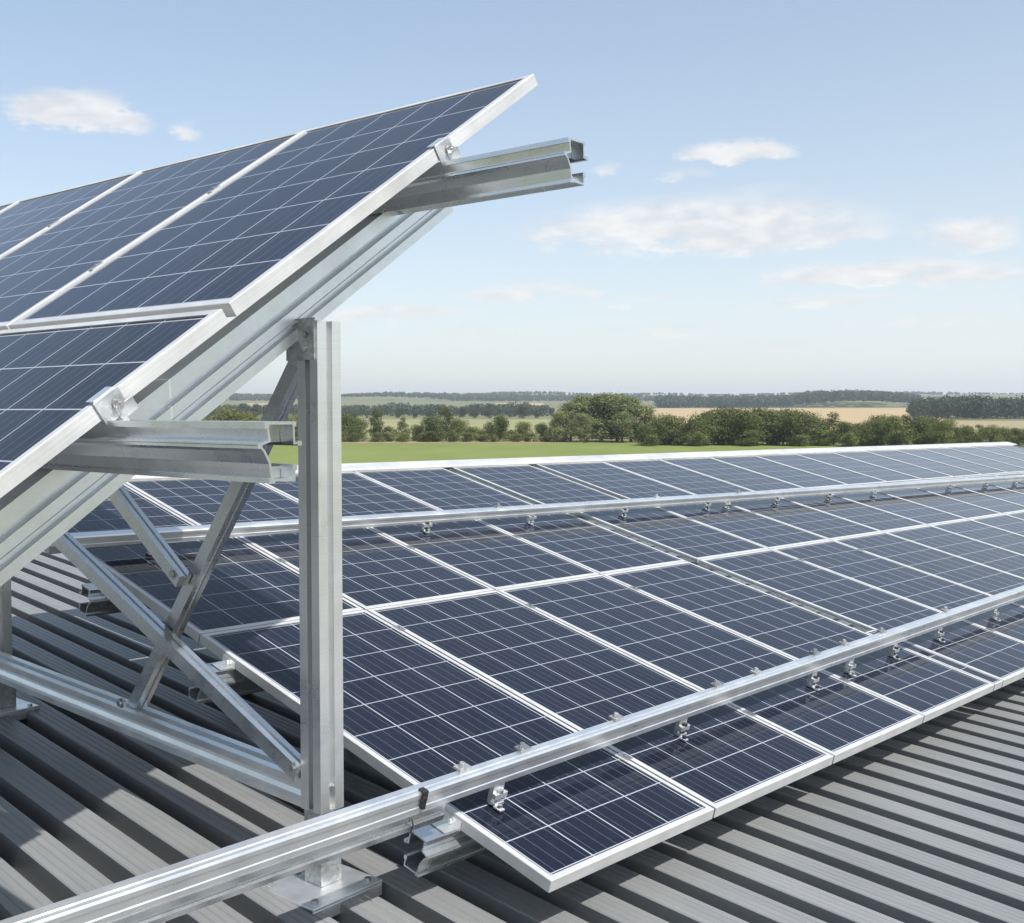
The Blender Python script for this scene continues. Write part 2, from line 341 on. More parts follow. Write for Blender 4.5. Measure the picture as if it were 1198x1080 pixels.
def u_of(k): return k + (GAP_W + (k - 4) * .02 if k >= 4 else 0)
NC1, NC2 = 11, 18
rows = (('front', 0.0, V1 - .006, 10), ('middle', V1 + .006, 3.56, 6))
for ri, (rn, va, vb, ny) in enumerate(rows):
    for k in range((NC1, NC2)[ri]):
        u0 = u_of(k); w = (1.02 if k >= 4 else 1) - GAPX
        lab = f'navy solar panel, {ORD[k]} from the left in the {rn} row of the low array'
        if k == 0: lab = ('navy solar panel at the near left corner of the low array, beside the tall post' if ri == 0 else 'navy solar panel at the left end of the middle row behind crossed braces')
        t = panel(MA @ Matrix.Translation((u0, va, 0)), w, vb - va, 4 if k == 0 else 5, ny, lab, 'panels of the low array', uvoff=k + ri * 20)
        if k < 6 and k != 3:
            for vv in ((.47, 1.98) if ri == 0 else (3.06,)): mid_clip(t, w + GAPX / 2, vv - va)
# back row, under the ridge trim, set off sideways from the others
tops = []; u = -.13; g = 0
while u < 18.0:
    tops.append(u); u += 1.0; g += 1
    if g in (4, 5): u += .11
RIDGE = lambda u: 4.765 + .0135 * u
for k, u0 in enumerate(tops):
    lab = f'navy solar panel, {ORD[k]} from the left in the back row under the ridge trim'
    panel(MA @ Matrix.Translation((u0, 3.60, 0)), 1 - GAPX, RIDGE(u0) - 3.60, 5 if k else 4, 6, lab, 'panels of the low array', uvoff=k + 50)
# perforated cable trays lying in the wide gaps
def tray(u0, w, va, vb, label):
    t = thing('cable_tray', MA @ Matrix.Translation((u0, va, -.03)), label, 'cable tray', 'cable trays between panels')
    m = MB(); l = vb - va
    m.box((0, 0, -.03), (.012, l, .012)); m.box((w - .012, 0, -.03), (w, l, .012)); m.box((.0121, 0, -.03), (w - .0121, l, -.026)); m.build('tray', RAIL, t)
    r = random.Random(int(u0 * 100)); cb = MB(); n = 26
    for j in range(3):
        pts = [(w * (.25 + .25 * j) + r.uniform(-.012, .012), l * i / n) for i in range(n + 1)]
        for i in range(n):
            a, c2 = pts[i], pts[i + 1]; d = V(c2[0] - a[0], c2[1] - a[1], 0); cb.cyl((a[0], a[1], -.016), d, .009, d.length, 6)
    cb.build('cable', BLACK, t)
    q = MB(); y = .03
    while y < l - .1:
        dy = r.uniform(.05, .16); z = r.uniform(-.010, -.003); q.box((.013, y, z - .003), (w - .013, y + dy, z)); y += dy + r.uniform(.01, .05)
    q.build('cover', DIRTYGALV, t)
tray(4 - GAPX + .01, GAP_W - .01, .86, V1, 'grey cable tray filling the wide gap in the front row')
tray(4 - GAPX + .01, GAP_W - .01, V1 + .02, 3.5, 'grey cable tray filling the wide gap in the middle row')
tray(tops[4] - .12, .095, 3.65, RIDGE(4) + .02, 'left narrow cable tray between back row panels')
tray(tops[5] - .12, .095, 3.65, RIDGE(5) + .02, 'right narrow cable tray between back row panels')

panel(MA @ Matrix.Translation((4.0, 0, 0)), GAP_W - GAPX, .85, 1, 4, 'narrow solar filler strip closing the front end of the wide gap between front panels', None, lip=.012, uvoff=200)

# ------------------------------------------------------------------ extruded rail with stepped flanges (profile: y towards the viewer's far side, z up, top at 0)
RP = thick([(.112, -.052), (.094, -.053), (.092, -.004), (.012, -.004), (.020, -.046), (-.012, -.056), (.004, -.070), (.020, -.100), (.026, -.140), (.094, -.143), (.094, -.108)], .006)
def lips(m, x0, x1, mt=None):
    for a, bb in (((.004, -.017), (.018, -.0005)), ((-.016, -.064), (-.003, -.051)), ((.016, -.1475), (.034, -.136)), ((.088, -.012), (.099, .0005)), ((.103, -.059), (.116, -.047)), ((.087, -.118), (.101, -.104))):
        m.prism([(a[0], a[1]), (bb[0], a[1]), (bb[0], bb[1]), (a[0], bb[1])], x0 - .0015, x1 + .0015, mt)
def rail_mesh(n):
    m = MB(); m.prism(RP, 0, n); lips(m, 0, n); return m
def foot_leg(parent, m4, h):
    pass
# purlins under the low array, each with its legs down to the roof
for nm, v in (('front', .44), ('middle', 1.95), ('back', 3.04)):
    t = thing('purlin_rail', MA @ Matrix.Translation((-.16, v, -.047)), {'front': 'stepped metal rail under the front panels, its bright end beside the post base',
        'middle': 'stepped metal rail under the panels, its end behind the long brace', 'back': 'small stepped rail end under the far left panels, over the dark roof'}[nm], 'rail', 'rails under the low array')
    rail_mesh(14.0).build('rail', RAIL, t)
    br = MB(); br.box((.155, .0, -.002), (.159, .10, .034)); br.box((.09, .01, .0015), (.155, .09, .005)); br.cyl((.154, .05, .016), (-1, 0, 0), .011, .012, 6); br.build('end_bracket', GALV, t)
    for k in range(4):
        uu = .9 + k * 2.2
        top = MA @ V(uu - .16, v + .05, -.20); inv2 = t.matrix_world.inverted()
        hgt = (top - QR).dot(NR)
        lg = MB()
        if hgt > .03:
            lg.box((-.03, -.03, -hgt), (.03, .03, .03)); lg.box((-.08, -.08, -hgt), (.08, .08, -hgt + .006))
        else: lg.box((-.05, -.05, -max(hgt, .012)), (.05, .05, .01))
        o = lg.build('leg', GALV, t); o.matrix_local = inv2 @ mat(Rx, Rb, NR, top)

# ------------------------------------------------------------------ long tubes above the low array
def tube_profile(w, h):
    # y: from the viewer's side (0) to the back (w)
    return [(0, 0), (w, 0), (w, h * .86), (w * .84, h), (w * .42, h), (w * .36, h * .965), (w * .28, h * .965), (w * .20, h), (w * .09, h), (0, h * .9), (0, h * .70), (w * .05, h * .66), (w * .05, h * .30), (0, h * .26)]
def clamp_foot(parent, x, z0, s=1.0, seed=0):
    s *= 1.12
    r = random.Random(seed); m = MB(); j = r.uniform(-.006, .006)
    m.box((x - .022 * s, -.012, z0), (x + .022 * s, .030, z0 + .014)); m.box((x - .026 * s, .004, z0 + .0142), (x + .026 * s, .027, .012))
    m.box((x - .035 * s + j, -.050, z0 + .001), (x - .012 * s + j, -.0122, z0 + .009)); m.box((x - .028 * s, -.014, z0 + .030), (x + .031 * s, .0038, z0 + .052))
    o = m.build('clamp_foot', GALV, parent, bevel=.0015)
    bt = MB(); bt.cyl((x, -.004, z0 + .0525), (0, 0, 1), .012 * s, .010, 6); bt.cyl((x, -.004, z0 + .0141), (0, 0, 1), .006 * s, .0158, 8); bt.cyl((x - .024 * s + j, -.034, z0 + .0092), (0, 0, 1), .010, .012, 6)
    bt.build('bolt', BLACK if seed % 3 else BOLT, o)
def top_clip(parent, x, y, z, seed=0):
    m = MB(); m.box((x - .03, y - .018, z), (x + .03, y + .022, z + .010)); m.cyl((x - .004, y + .004, z + .0101), (0, 0, 1), .014, .016, 10, .010)
    m.build('top_clip', BOLT if seed % 2 else DIRTYGALV, parent, bevel=.001)
# front tube
A = arr(-3.2, .449 - .0225 * 3.2, .085); B = arr(11.3, .449 + .0225 * 11.3, .085)
m4, n = along(A, B, NA)
ft = thing('front_tube', m4, 'long bright aluminium tube above the front panels, passing before the tall post', 'rail')
fm = MB(); fm.prism(tube_profile(.062, .078), 0, n); fm.build('tube', ALU, ft)
def tube_x(u): return (arr(u, .46, .085) - A).dot((B - A).normalized())
for i, u in enumerate((.19, 1.43, 2.70, 3.15, 3.75, 4.46, 5.5, 6.4, 7.4)): clamp_foot(ft, tube_x(u), -.085, 1.0 if i < 2 else .95, seed=i)
for i, u in enumerate((.02, .35, .95, 1.75, 2.12, 2.75, 3.1, 3.6, 4.6)): top_clip(ft, tube_x(u), .052, .0785, i)
cl = MB(); cx = tube_x(-.22); cl.cyl((cx, .004, .052), (0, -1, 0), .012, .016, 8); cl.box((cx - .008, -.012, .016), (cx + .008, -.0005, .05)); cl.box((cx - .011, -.010, .058), (cx + .013, .02, .084)); cl.build('cable_clip', BLACK, ft, bevel=.001)
# lower beam below the near part of that tube
C0 = arr(-3.2, .449 - .0225 * 3.2 - .006, .085 - .062); C1 = arr(-.10, .449 - .0225 * .1 - .006, .085 - .062)
m4b, nb = along(C0, C1, NA)
lb = thing('lower_beam', m4b, 'slotted metal beam directly below the near end of the front tube, cut off at the array corner', 'beam')
lm = MB(); lm.prism([(.004, 0), (.05, 0), (.05, .055), (.026, .055), (.026, .0612), (.004, .0612), (.004, .040), (.012, .036), (.012, .026), (.0, .022)], 0, nb); lm.build('beam', RAIL, lb)
wr = MB(); wx = nb - .17
for a, c2 in (((wx, -.003, .058), (wx + .012, -.006, .03)), ((wx + .012, -.006, .03), (wx + .008, -.003, .0))):
    d = V(*c2) - V(*a); wr.cyl(a, d, .0025, d.length, 6)
wr.build('wire', BLACK, lb)
# middle tube
A2 = arr(-.16, 3.395, .055); B2 = arr(18.2, 3.395 - .0235 * 18.2, .055)
m4, n = along(A2, B2, NA)
mt_ = thing('middle_tube', m4, 'long aluminium tube crossing above the panels between the middle and back rows', 'rail')
mm = MB(); mm.prism(tube_profile(.085, .062), 0, n); mm.build('tube', ALU, mt_)
def tube2_x(u): return (arr(u, 3.3, .055) - A2).dot((B2 - A2).normalized())
for i, u in enumerate((.36, 2.37, 3.41, 4.51, 5.69, 6.0, 6.85, 7.87, 8.85, 10.8, 11.9, 12.9, 14.2, 15.3, 16.4)): clamp_foot(mt_, tube2_x(u), -.055, 1.15, seed=i + 1)
for i, u in enumerate((.30, 3.1, 5.0, 6.25)): top_clip(mt_, tube2_x(u), .06, .0625, i)
# ridge trim
A3 = arr(-.17, RIDGE(-.17) + .012, -.05); B3 = arr(18.3, RIDGE(18.3) + .012, -.05)
m4, n = along(A3, B3, NA)
rt = thing('ridge_trim', m4, 'white metal trim along the top edge of the low array, in front of the green field', 'trim')
rm = MB(); rm.prism([(-.03, .0525), (-.03, .060), (.0, .068), (.15, .066), (.165, .055), (.168, -.02), (.162, -.02), (.158, .052), (.148, .060), (.0, .062), (-.005, .0525)], 0, n); rm.build('trim', FRAME, rt)

# ------------------------------------------------------------------ raised rack: panels
W2, L2 = 1.411, 1.815
for row, (ya, yb) in enumerate(((.012, L2), (-L2 + .01, -.022))):
    for k in range((4, 3)[row]):
        lab = {(0, 0): 'large navy solar panel at the top right of the raised rack, against the sky', (0, 1): 'second large solar panel from the end, upper row of the raised rack',
               (0, 2): 'third large solar panel from the end, upper row of the raised rack', (0, 3): 'fourth solar panel from the end, upper row of the raised rack',
               (1, 0): 'large solar panel in the lower row of the rack, held by the lower end clamp', (1, 1): 'second panel in the lower row of the raised rack, a small corner showing', (1, 2): 'lower row rack panel, third from the end, out at the far left'}[(row, k)]
        if (row, k) == (1, 2): continue
        w = W2 - .014
        t = panel(MK @ Matrix.Translation((-(k + 1) * W2 + .014, ya, 0)), w, yb - ya, 5 if row == 0 else 6, 7, lab, 'panels of the raised rack', lip=.03, dep=.048, uvoff=k + row * 10 + 90)
        if k and row == 0:
            for yy in (.47, 1.17): mid_clip(t, w + .007, yy - ya)
# rails that carry them
TA = {'lower': -.535, 'upper': 1.115}
for nm, prot in (('lower', .70), ('upper', .58)):
    o = OK + T * TA[nm] - NK * .0525 - U * prot
    t = thing('rack_rail', mat(U, Th, V(0, 0, 1), o), {'lower': 'stepped metal rail jutting out below the lower end clamp, ending before the tall post', 'upper': 'stepped metal rail jutting out against the sky under the top panel'}[nm], 'rail', 'rails of the raised rack')
    # local y = Th is the far side; x runs away from the free end
    m = MB(); m.prism(RP, 0, 5.4); lips(m, 0, 5.4); m.box((.05, .0245, -.0505), (.053, .0895, -.0065)); m.box((.05, .0285, -.138), (.053, .0905, -.110)); m.build('rail', RAIL, t)  # inset plates added to lighten the hollow of the rail end
# end clamps
for nm in ('lower', 'upper'):
    y = TA[nm] + .03
    t = thing('end_clamp', MK @ Matrix.Translation((0, y, 0)), {'lower': 'galvanised bracket with a bolt on the panel edge above the lower rail', 'upper': 'galvanised bracket with a bolt on the panel edge above the upper rail'}[nm], 'clamp', 'end clamps of the raised rack')
    a = MB(); a.box((.002, -.035, -.070), (.007, .055, .006)); a.box((.0071, .010, -.082), (.0115, .075, -.040)); a.build('plate', DIRTYGALV, t, bevel=.002)
    a = MB(); a.box((-.035, -.03, .0062), (.007, .045, .010)); a.build('lip', GALV, t, bevel=.001)
    a = MB(); a.box((.0025, -.012, -.135), (.03, .02, -.0755)); a.build('leg', DIRTYGALV, t, bevel=.001)
    a = MB(); a.cyl((.0116, .025, -.034), (1, 0, 0), .017, .006, 16); a.cyl((.0176, .025, -.034), (1, 0, 0), .013, .012, 6); a.cyl((.0296, .025, -.034), (1, 0, 0), .007, .008, 10); a.build('bolt', BOLT, t)
# ------------------------------------------------------------------ raised rack: steel frame
rk = thing('support_rack', mat(U, -Th, V(0, 0, 1), FOOT), 'galvanised steel support rack with tall post, sloping beam and crossed braces', 'support frame')
ri = rk.matrix_world.inverted()
def inrk(m): return ri @ m
# local axes: x = U (away left), y = -Th, z up
HP = 2.06
s = .055; g = .010; d_ = .018
def slot_profile(s, g, d_):
    # square with a groove in each face
    return [(-s, -s), (-g, -s), (-g, -s + d_), (g, -s + d_), (g, -s), (s, -s), (s, -g), (s - d_, -g), (s - d_, g), (s, g), (s, s), (g, s), (g, s - d_), (-g, s - d_), (-g, s), (-s, s), (-s, g), (-s + d_, g), (-s + d_, -g), (-s, -g)]
def post(parent, p, h, ofs):
    m = MB(); m.prism(slot_profile(s, .0135, .032), .28, h, Matrix(((0, 1, 0, p[0]), (0, 0, 1, p[1]), (1, 0, 0, p[2]), (0, 0, 0, 1)))); o = m.build('post', ALU, parent)
    return o
post(rk, (0, 0, 0), HP, 0)
m = MB(); m.box((-.048, -.048, .008), (.048, .048, .285)); m.build('sleeve', DIRTYGALV, rk, bevel=.003)
f2 = ri @ FOOT2
def plate(p, sz):
    m = MB(); m.box((p[0] - sz, p[1] - sz, p[2] - .004), (p[0] + sz, p[1] + sz, p[2] + .007)); m.box((p[0] - sz + .001, p[1] - sz + .001, p[2] - .05), (p[0] - sz + .009, p[1] + sz - .001, p[2] - .0045))
    o = m.build('base_plate', GALV, rk, bevel=.003)
    for a in (-1, 1):
        for c2 in (-1, 1): b2 = MB(); b2.cyl((p[0] + a * sz * .76, p[1] + c2 * sz * .76, p[2] + .0072), (0, 0, 1), .013, .01, 6); b2.build('bolt', BOLT, o)
plate((0.0, .02, 0), .165)
plate((f2.x, f2.y, f2.z), .15)
post(rk, tuple(f2), HP + .1 - f2.z, 0)
m = MB(); m.box((f2.x - .066, f2.y - .066, f2.z + .0075), (f2.x + .066, f2.y + .066, f2.z + .27)); m.build('sleeve', DIRTYGALV, rk, bevel=.003)
# sloping beam: local x = T, profile y = inward (U), z = normal
BI = .33; BT = -.19; BH = .176
bm = mat(T, U, NK, OK + U * BI + NK * BT)
# facing -U is y=0
def beam_prof(h):
    return [(0.004, 0), (.09, 0), (.09, -h), (.0, -h), (.0, -h * .80), (.03, -h * .785), (.03, -h * .70), (.003, -h * .69), (.003, -h * .655), (.010, -h * .645), (.010, -h * .62), (.0, -h * .61), (.0, -h * .43), (.034, -h * .41), (.034, -h * .32), (.004, -h * .30)]
m = MB(); m.prism(beam_prof(BH), -2.6, 1.42); o = m.build('sloping_beam', GALV, rk); o.matrix_local = inrk(bm)
m = MB(); m.box((-.045, .0555, HP - .14), (.11, .0615, HP + .01)); m.build('head_plate', DIRTYGALV, rk, bevel=.001)
for zz in (.05, .10): m = MB(); m.cyl((.0, .0616, HP - zz), (0, 1, 0), .011, .010, 6); m.build('head_bolt', BOLT, rk)
# bottom rail and braces, in the plane of the posts
def bar(name, p, q, w, h, yo, mt, slot=True, up=(0, -1, 0)):
    p, q = V(p[0], yo, p[1]), V(q[0], yo, q[1]); mm4, n = along(p, q, up)
    pr = [(-w, -h), (w, -h), (w, -h * .25), (w * .8, -h * .2), (w * .8, h * .2), (w, h * .25), (w, h), (-w, h), (-w, h * .25), (-w * .8, h * .2), (-w * .8, -h * .2), (-w, -h * .25)]
    m = MB(); m.prism(pr, 0, n); o = m.build(name, mt, rk); o.matrix_local = mm4; return o
# the bottom rail is a channel open at the top
p, q = V(.057, 0, .335), V(2.70 - .06, 0, .335 + .115); mm4, n = along(p, q, (0, 0, 1))
m = MB(); m.prism([(-.049, -.055), (.05, -.055), (.05, -.030), (.034, -.022), (.028, -.004), (.036, .014), (.05, .022), (.05, .05), (.018, .05), (.018, .02), (-.018, .02), (-.018, .05), (-.05, .05), (-.05, -.055)], 0, n); o = m.build('bottom_rail', GALV, rk); o.matrix_local = mm4
bar('brace', (.05, 2.02), (1.26, .44), .030, .03, -.02, RAIL)
bar('brace', (.06, .41), (2.62, 1.52), .030, .03, .046, RAIL)
bar('brace', (.80, 1.045), (2.5, 2.21), .028, .028, .042, RAIL)
for (x, z) in ((.075, .43), (.83, 1.075), (1.235, .475), (.08, 1.985)):
    m = MB(); m.cyl((x, .06, z), (0, 1, 0), .024, .012, 6); m.cyl((x, .0725, z), (0, 1, 0), .013, .012, 8); m.build('brace_bolt', BOLT, rk)
m = MB(); m.cyl((-.024, .0, .36), (-1, 0, 0), .010, .022, 6); m.build('joint_bolt', BOLT, rk)

# ------------------------------------------------------------------ land
def gz(d):
    xs = [0, 280, 600, 900, 1200, 2000, 3000, 4500, 7000]; zs = [0, 0, .4, 1.4, 4.2, 14.5, 35, 72, 80]
    return float(np.interp(d, xs, zs))
def polar(name, a0, a1, d0, d1, m, dz=0.0, kind='structure', na=24, nd=8, wob=None):
    v = []; f = []
    for i in range(na + 1):
        a = rad(a0 + (a1 - a0) * i / na); w0 = 0; w1 = 0
        if wob: w0, w1 = wob(a)
        for j in range(nd + 1):
            d = (d0 + w0) + (d1 + w1 - d0 - w0) * j / nd; v.append((d * math.sin(a), d * math.cos(a), gz(d) + dz))
    for i in range(na):
        for j in range(nd):
            k = i * (nd + 1) + j; f.append((k, k + 1, k + nd + 2, k + nd + 1))
    b = MB(); b.v = v; b.f = f; o = b.build(name, m); o['kind'] = kind; return o
GRASSY = simple('rough grassland', (.13, .135, .055), col2=(.17, .165, .075), scale=.02, detail=10)
GREEN = simple('green crop', (.122, .158, .034), col2=(.172, .202, .056), scale=.05, detail=10, stretch=(1, .35, 1))
MEADOW = simple('dry meadow', (.19, .20, .085), col2=(.26, .245, .11), scale=.02, detail=10)
WHEAT = simple('ripe wheat', (.34, .25, .125), col2=(.40, .30, .165), scale=.02, detail=8)
DRYEDGE = simple('dry field edge', (.22, .18, .09), col2=(.28, .22, .12), scale=.05)
# the ground sheet, all round
v = []; f = []; ds = [0, 30, 120, 280, 450, 600, 750, 900, 1050, 1200, 1600, 2000, 2500, 3000, 3700, 4500, 7000]; na = 96
for i in range(na):
    for d in ds[1:]: v.append((d * math.sin(2 * math.pi * i / na), d * math.cos(2 * math.pi * i / na), gz(d)))
v.append((0, 0, 0)); nd = len(ds) - 1
for i in range(na):
    i2 = (i + 1) % na
    f.append((len(v) - 1, i2 * nd, i * nd))
    for j in range(nd - 1): f.append((i * nd + j, i2 * nd + j, i2 * nd + j + 1, i * nd + j + 1))
b = MB(); b.v = v; b.f = f; o = b.build('ground', GRASSY); o['kind'] = 'structure'
polar('green_field', -40, 34, 40, 283, GREEN, .06)
polar('field_edge', -40, 3.6, 283.2, 300, DRYEDGE, .07, nd=2)
polar('meadow', -40, 7.4, 330, 920, MEADOW, .12)
polar('wheat_field', 6.2, 21.2, 480, 1930, WHEAT, .16, nd=16)
polar('stubble_field', 20.5, 33, 420, 860, simple('stubble', (.24, .20, .11), col2=(.30, .245, .14), scale=.02), .2, nd=6)
polar('pale_field', -.8, 1.6, 1900, 2650, WHEAT, .3, na=6)
polar('pale_field', -13.5, -11.0, 2100, 2600, WHEAT, .3, na=6)

# ------------------------------------------------------------------ trees
def crown_mesh(seed, h, w, lobes, n, leaf, low=.06, name='crown'):
    r = random.Random(seed); np.random.seed(seed)
    L_ = []
    for k in range(lobes):
        t = r.uniform(0, 1); z = h * (low + .1 + (.80 - low) * t); wd = w * .5 * math.sin(math.pi * min(.93, .25 + .62 * t)) ** .8
        a = r.uniform(0, 2 * math.pi); rr = wd * r.uniform(.15, .62); R = w * r.uniform(.17, .30)
        L_.append((rr * math.cos(a), rr * math.sin(a), min(z, h - R * .8), R))
    L_.append((0, 0, h - w * .2, w * .2))
    v = np.zeros((n * 4, 3)); 
    for i in range(n):
        cx, cy, cz, R = L_[r.randrange(len(L_))]
        d = np.random.normal(size=3); d /= np.linalg.norm(d); q = R * (r.random() ** .35) * r.uniform(.82, 1.12)
        c = np.array([cx, cy, cz]) + d * q * np.array([1, 1, .92]); c[2] = max(c[2], h * low * r.uniform(.3, 1))
        nrm = d + np.random.normal(size=3) * .55; nrm /= np.linalg.norm(nrm)
        a = np.cross(nrm, np.random.normal(size=3)); a /= np.linalg.norm(a); bb = np.cross(nrm, a); s_ = leaf * r.uniform(.55, 1.25)
        v[i * 4:i * 4 + 4] = c + np.array([a * s_, bb * s_ * .7, -a * s_, -bb * s_ * .7]) * .5
    v[:, 2] *= h / np.percentile(v[:, 2], 99.7); v[:, :2] *= w * .5 / np.percentile(np.hypot(v[:, 0], v[:, 1]), 98)
    me = bpy.data.meshes.new(name); me.from_pydata([tuple(x) for x in v], [], [(4 * i, 4 * i + 1, 4 * i + 2, 4 * i + 3) for i in range(n)]); me.update()
    return me
def trunk_mesh(h, r0, seed):
    b = MB(); b.cyl((0, 0, -.2), (0, 0, 1), r0, h * .45, 7, r0 * .6); r = random.Random(seed)
    for k in range(4):
        a = r.uniform(0, 6.28); d = V(math.cos(a) * .6, math.sin(a) * .6, .8); b.cyl((0, 0, h * r.uniform(.15, .36)), d, r0 * .5, h * .34, 5, r0 * .15)
    me = bpy.data.meshes.new('trunk'); me.from_pydata(b.v, [], b.f); me.update(); me.materials.append(BARK); return me
KIND = {}
def kind(nm, h, w, lobes, n, leaf, m, low=.05, vs=3):
    KIND[nm] = [];
    for k in range(vs):
        c = crown_mesh(hash((len(nm), k)) % 1000 + k * 17 + len(nm) * 5, h, w, lobes, int(n * 1.8), leaf * .76, low); c.materials.append(m); KIND[nm].append((c, trunk_mesh(h, h * .025, k), h))
kind('poplar', 13.0, 9.0, 22, 5200, .50, LEAF_PALE, .04, 3)
kind('bushy_tree', 8.0, 9.6, 18, 3800, .46, LEAF, .02, 4)
kind('slender_tree', 8.5, 5.4, 12, 1800, .40, LEAF, .03, 2)
kind('shrub', 4.2, 5.0, 10, 1300, .36, LEAF, .0, 3)
kind('far_tree', 13.0, 13.0, 16, 1500, 1.0, LEAF_FAR, .02, 3)
NAMES = {'poplar': ('broad_tree', 'tree'), 'bushy_tree': ('hedge_tree', 'tree'), 'slender_tree': ('slender_tree', 'tree'), 'shrub': ('shrub', 'shrub'), 'far_tree': ('far_tree', 'tree')}
rt_ = random.Random(4); TC = {}
def tree(kd, px, d, hgt, label, group, wide=1.0):
    var = KIND[kd][TC.get(kd, 0) % len(KIND[kd])]; TC[kd] = TC.get(kd, 0) + 1
    x = (px - 599) / 1310 * d; r0 = math.hypot(x, d)
    s_ = hgt / var[2]
    m = Matrix.Translation((x, d, gz(r0))) @ Matrix.Rotation(rt_.uniform(0, 6.28), 4, 'Z') @ Matrix.Diagonal((s_ * wide, s_ * wide, s_, 1))
    t = thing(NAMES[kd][0], m, label, NAMES[kd][1], group)
    for nm, me in (('crown', var[0]), ('trunk', var[1])):
        o = bpy.data.objects.new(nm, me); col.objects.link(o); o.parent = t
    return t
def hgt(ytop, d, base=0): return (482 - ytop) / 1310 * d + H - gz(d)
# big pale clump beside the meadow
for i, (px, yt, d, wd) in enumerate(((655, 482, 292, 1.3), (668, 471, 296, 1.3), (686, 463, 300, 1.45), (704, 461, 297, 1.45), (722, 461.5, 302, 1.5), (738, 465, 296, 1.4), (752, 474, 293, 1.3), (679, 484, 288, 1.3), (728, 482, 288, 1.3))):
    tree('poplar', px, d, hgt(yt, d), f'tall pale green tree, {ORD[i]} from the left in the big clump', 'trees of the big clump', wd)
left = [(205, 489, 'b'), (228, 486, 'b'), (252, 490, 'b'), (268, 485, 'b'), (290, 488, 'b'), (318, 492, 'b'), (332, 488, 'b'), (352, 491, 'b'), (378, 492, 'b'), (402, 489, 'b'), (418, 491, 'b'), (440, 482, 's'), (455, 502, 'u'), (472, 491, 's'), (489, 500, 'b'), (505, 492, 'b'), (522, 481, 's'), (536, 493, 'b'),
        (551, 501, 'u'), (563, 504, 'u'), (584, 491, 'b'), (598, 505, 'u'), (612, 496, 'b'), (634, 497, 'b'), (648, 503, 'u'), (660, 507, 'u')]
for i, (px, yt, k) in enumerate(left):
    d = 297 + (i * 7 % 5) * 3
    kd = {'b': 'bushy_tree', 's': 'slender_tree', 'u': 'shrub'}[k]
    tree(kd, px, d, hgt(yt, d) * (1.13 + rt_.uniform(-.08, .12)), f'{"tall slim tree" if k == "s" else "low dark shrub" if k == "u" else "round green tree"}, {ORD[i]} plant from the left in the left hedge', 'trees of the left hedge', 1.0 if k != 'u' else 1.25)
for i in range(25):
    px = 196 + i * 18.4 + rt_.uniform(-5, 5); d = 291 + rt_.uniform(0, 3)
    tree('shrub', px, d, hgt(507 + rt_.uniform(-4, 3), d), f'low shrub in the bottom of the left hedge, {ORD[i]} from the left', 'low shrubs of the left hedge', 1.5)
right = [(756, 497), (768, 491), (782, 485), (797, 488), (812, 489), (826, 482), (841, 478), (856, 477), (871, 478), (886, 477), (901, 480), (916, 479), (931, 480), (945, 483), (958, 491), (975, 483), (990, 494), (1005, 495), (1019, 492), (1033, 486), (1047, 487), (1061, 486), (1076, 487), (1090, 488), (1103, 491), (1117, 500), (1131, 498), (1145, 497), (1160, 498), (1174, 500), (1189, 501), (1204, 499), (1222, 498), (1240, 494), (1260, 492)]
for i, (px, yt) in enumerate(right):
    d = 262 - max(0, (px - 900)) * .05 + (i * 5 % 4) * 3
    tree('bushy_tree' if i % 6 != 3 else 'slender_tree', px, d, hgt(yt, d), f'dark bushy tree, {ORD[i]} from the left in the right hedge', 'trees of the right hedge', 1.05 if i % 6 != 3 else 1.5)
    if i % 2 == 0 and i < 24:
        tree('shrub', px + 6, d - 5, hgt(509 - (i % 3) * 3, d - 5), f'low shrub at the foot of the right hedge, {ORD[i // 2]} from the left', 'shrubs of the right hedge', 1.4)
rr = random.Random(9)
for i in range(26):
    px = 190 + i * 18.3 + rr.uniform(-5, 5); d = 1000 + rr.uniform(-40, 40)
    yt = (477 if px < 560 else 474) + rr.uniform(-4, 8)
    tree('far_tree', px, d, hgt(yt + rr.choice((-3, 0, 3)), d), f'hazy tree, {ORD[i]} from the left in the far line across the meadow', 'trees of the far tree line', rr.uniform(.8, 1.5))
def hill(px, d, hw, dw, h):
    x = (px - 599) / 1310 * d; b = MB(); n = 28; k = 6; zb = gz(math.hypot(x, d)) - 3
    for j in range(k):
        t = j / k
        for i in range(n): a = 2 * math.pi * i / n; b.v.append((x + hw * (1 - t) * math.cos(a), d + dw * (1 - t) * math.sin(a), zb + h * (1 - (1 - t) ** 2) ** .8 * 1.0))
    b.v.append((x, d, zb + h))
    for j in range(k - 1):
        for i in range(n): b.f.append((j * n + i, j * n + (i + 1) % n, (j + 1) * n + (i + 1) % n, (j + 1) * n + i))
    b.f += [((k - 1) * n + i, (k - 1) * n + (i + 1) % n, k * n) for i in range(n)]
    o = b.build('hill', GRASSY, smooth=True); o['kind'] = 'structure'
HUMPS = [(985, 2150, 150, 10), (1180, 2200, 260, 7), (450, 3400, 230, 13), (250, 3500, 300, 9), (620, 4600, 260, 10), (760, 4600, 160, 6), (60, 4500, 400, 14), (1000, 4600, 500, 8), (1400, 4600, 600, 16)]
for px, d, hw, h in HUMPS: hill(px, d, hw, 140, h)
def hump(x, d):
    z = 0
    for px, dd, hw, h in HUMPS:
        if abs(d - dd) < 400: z = max(z, h * max(0, 1 - ((x - (px - 599) / 1310 * dd) / hw) ** 2) ** .8)
    return z
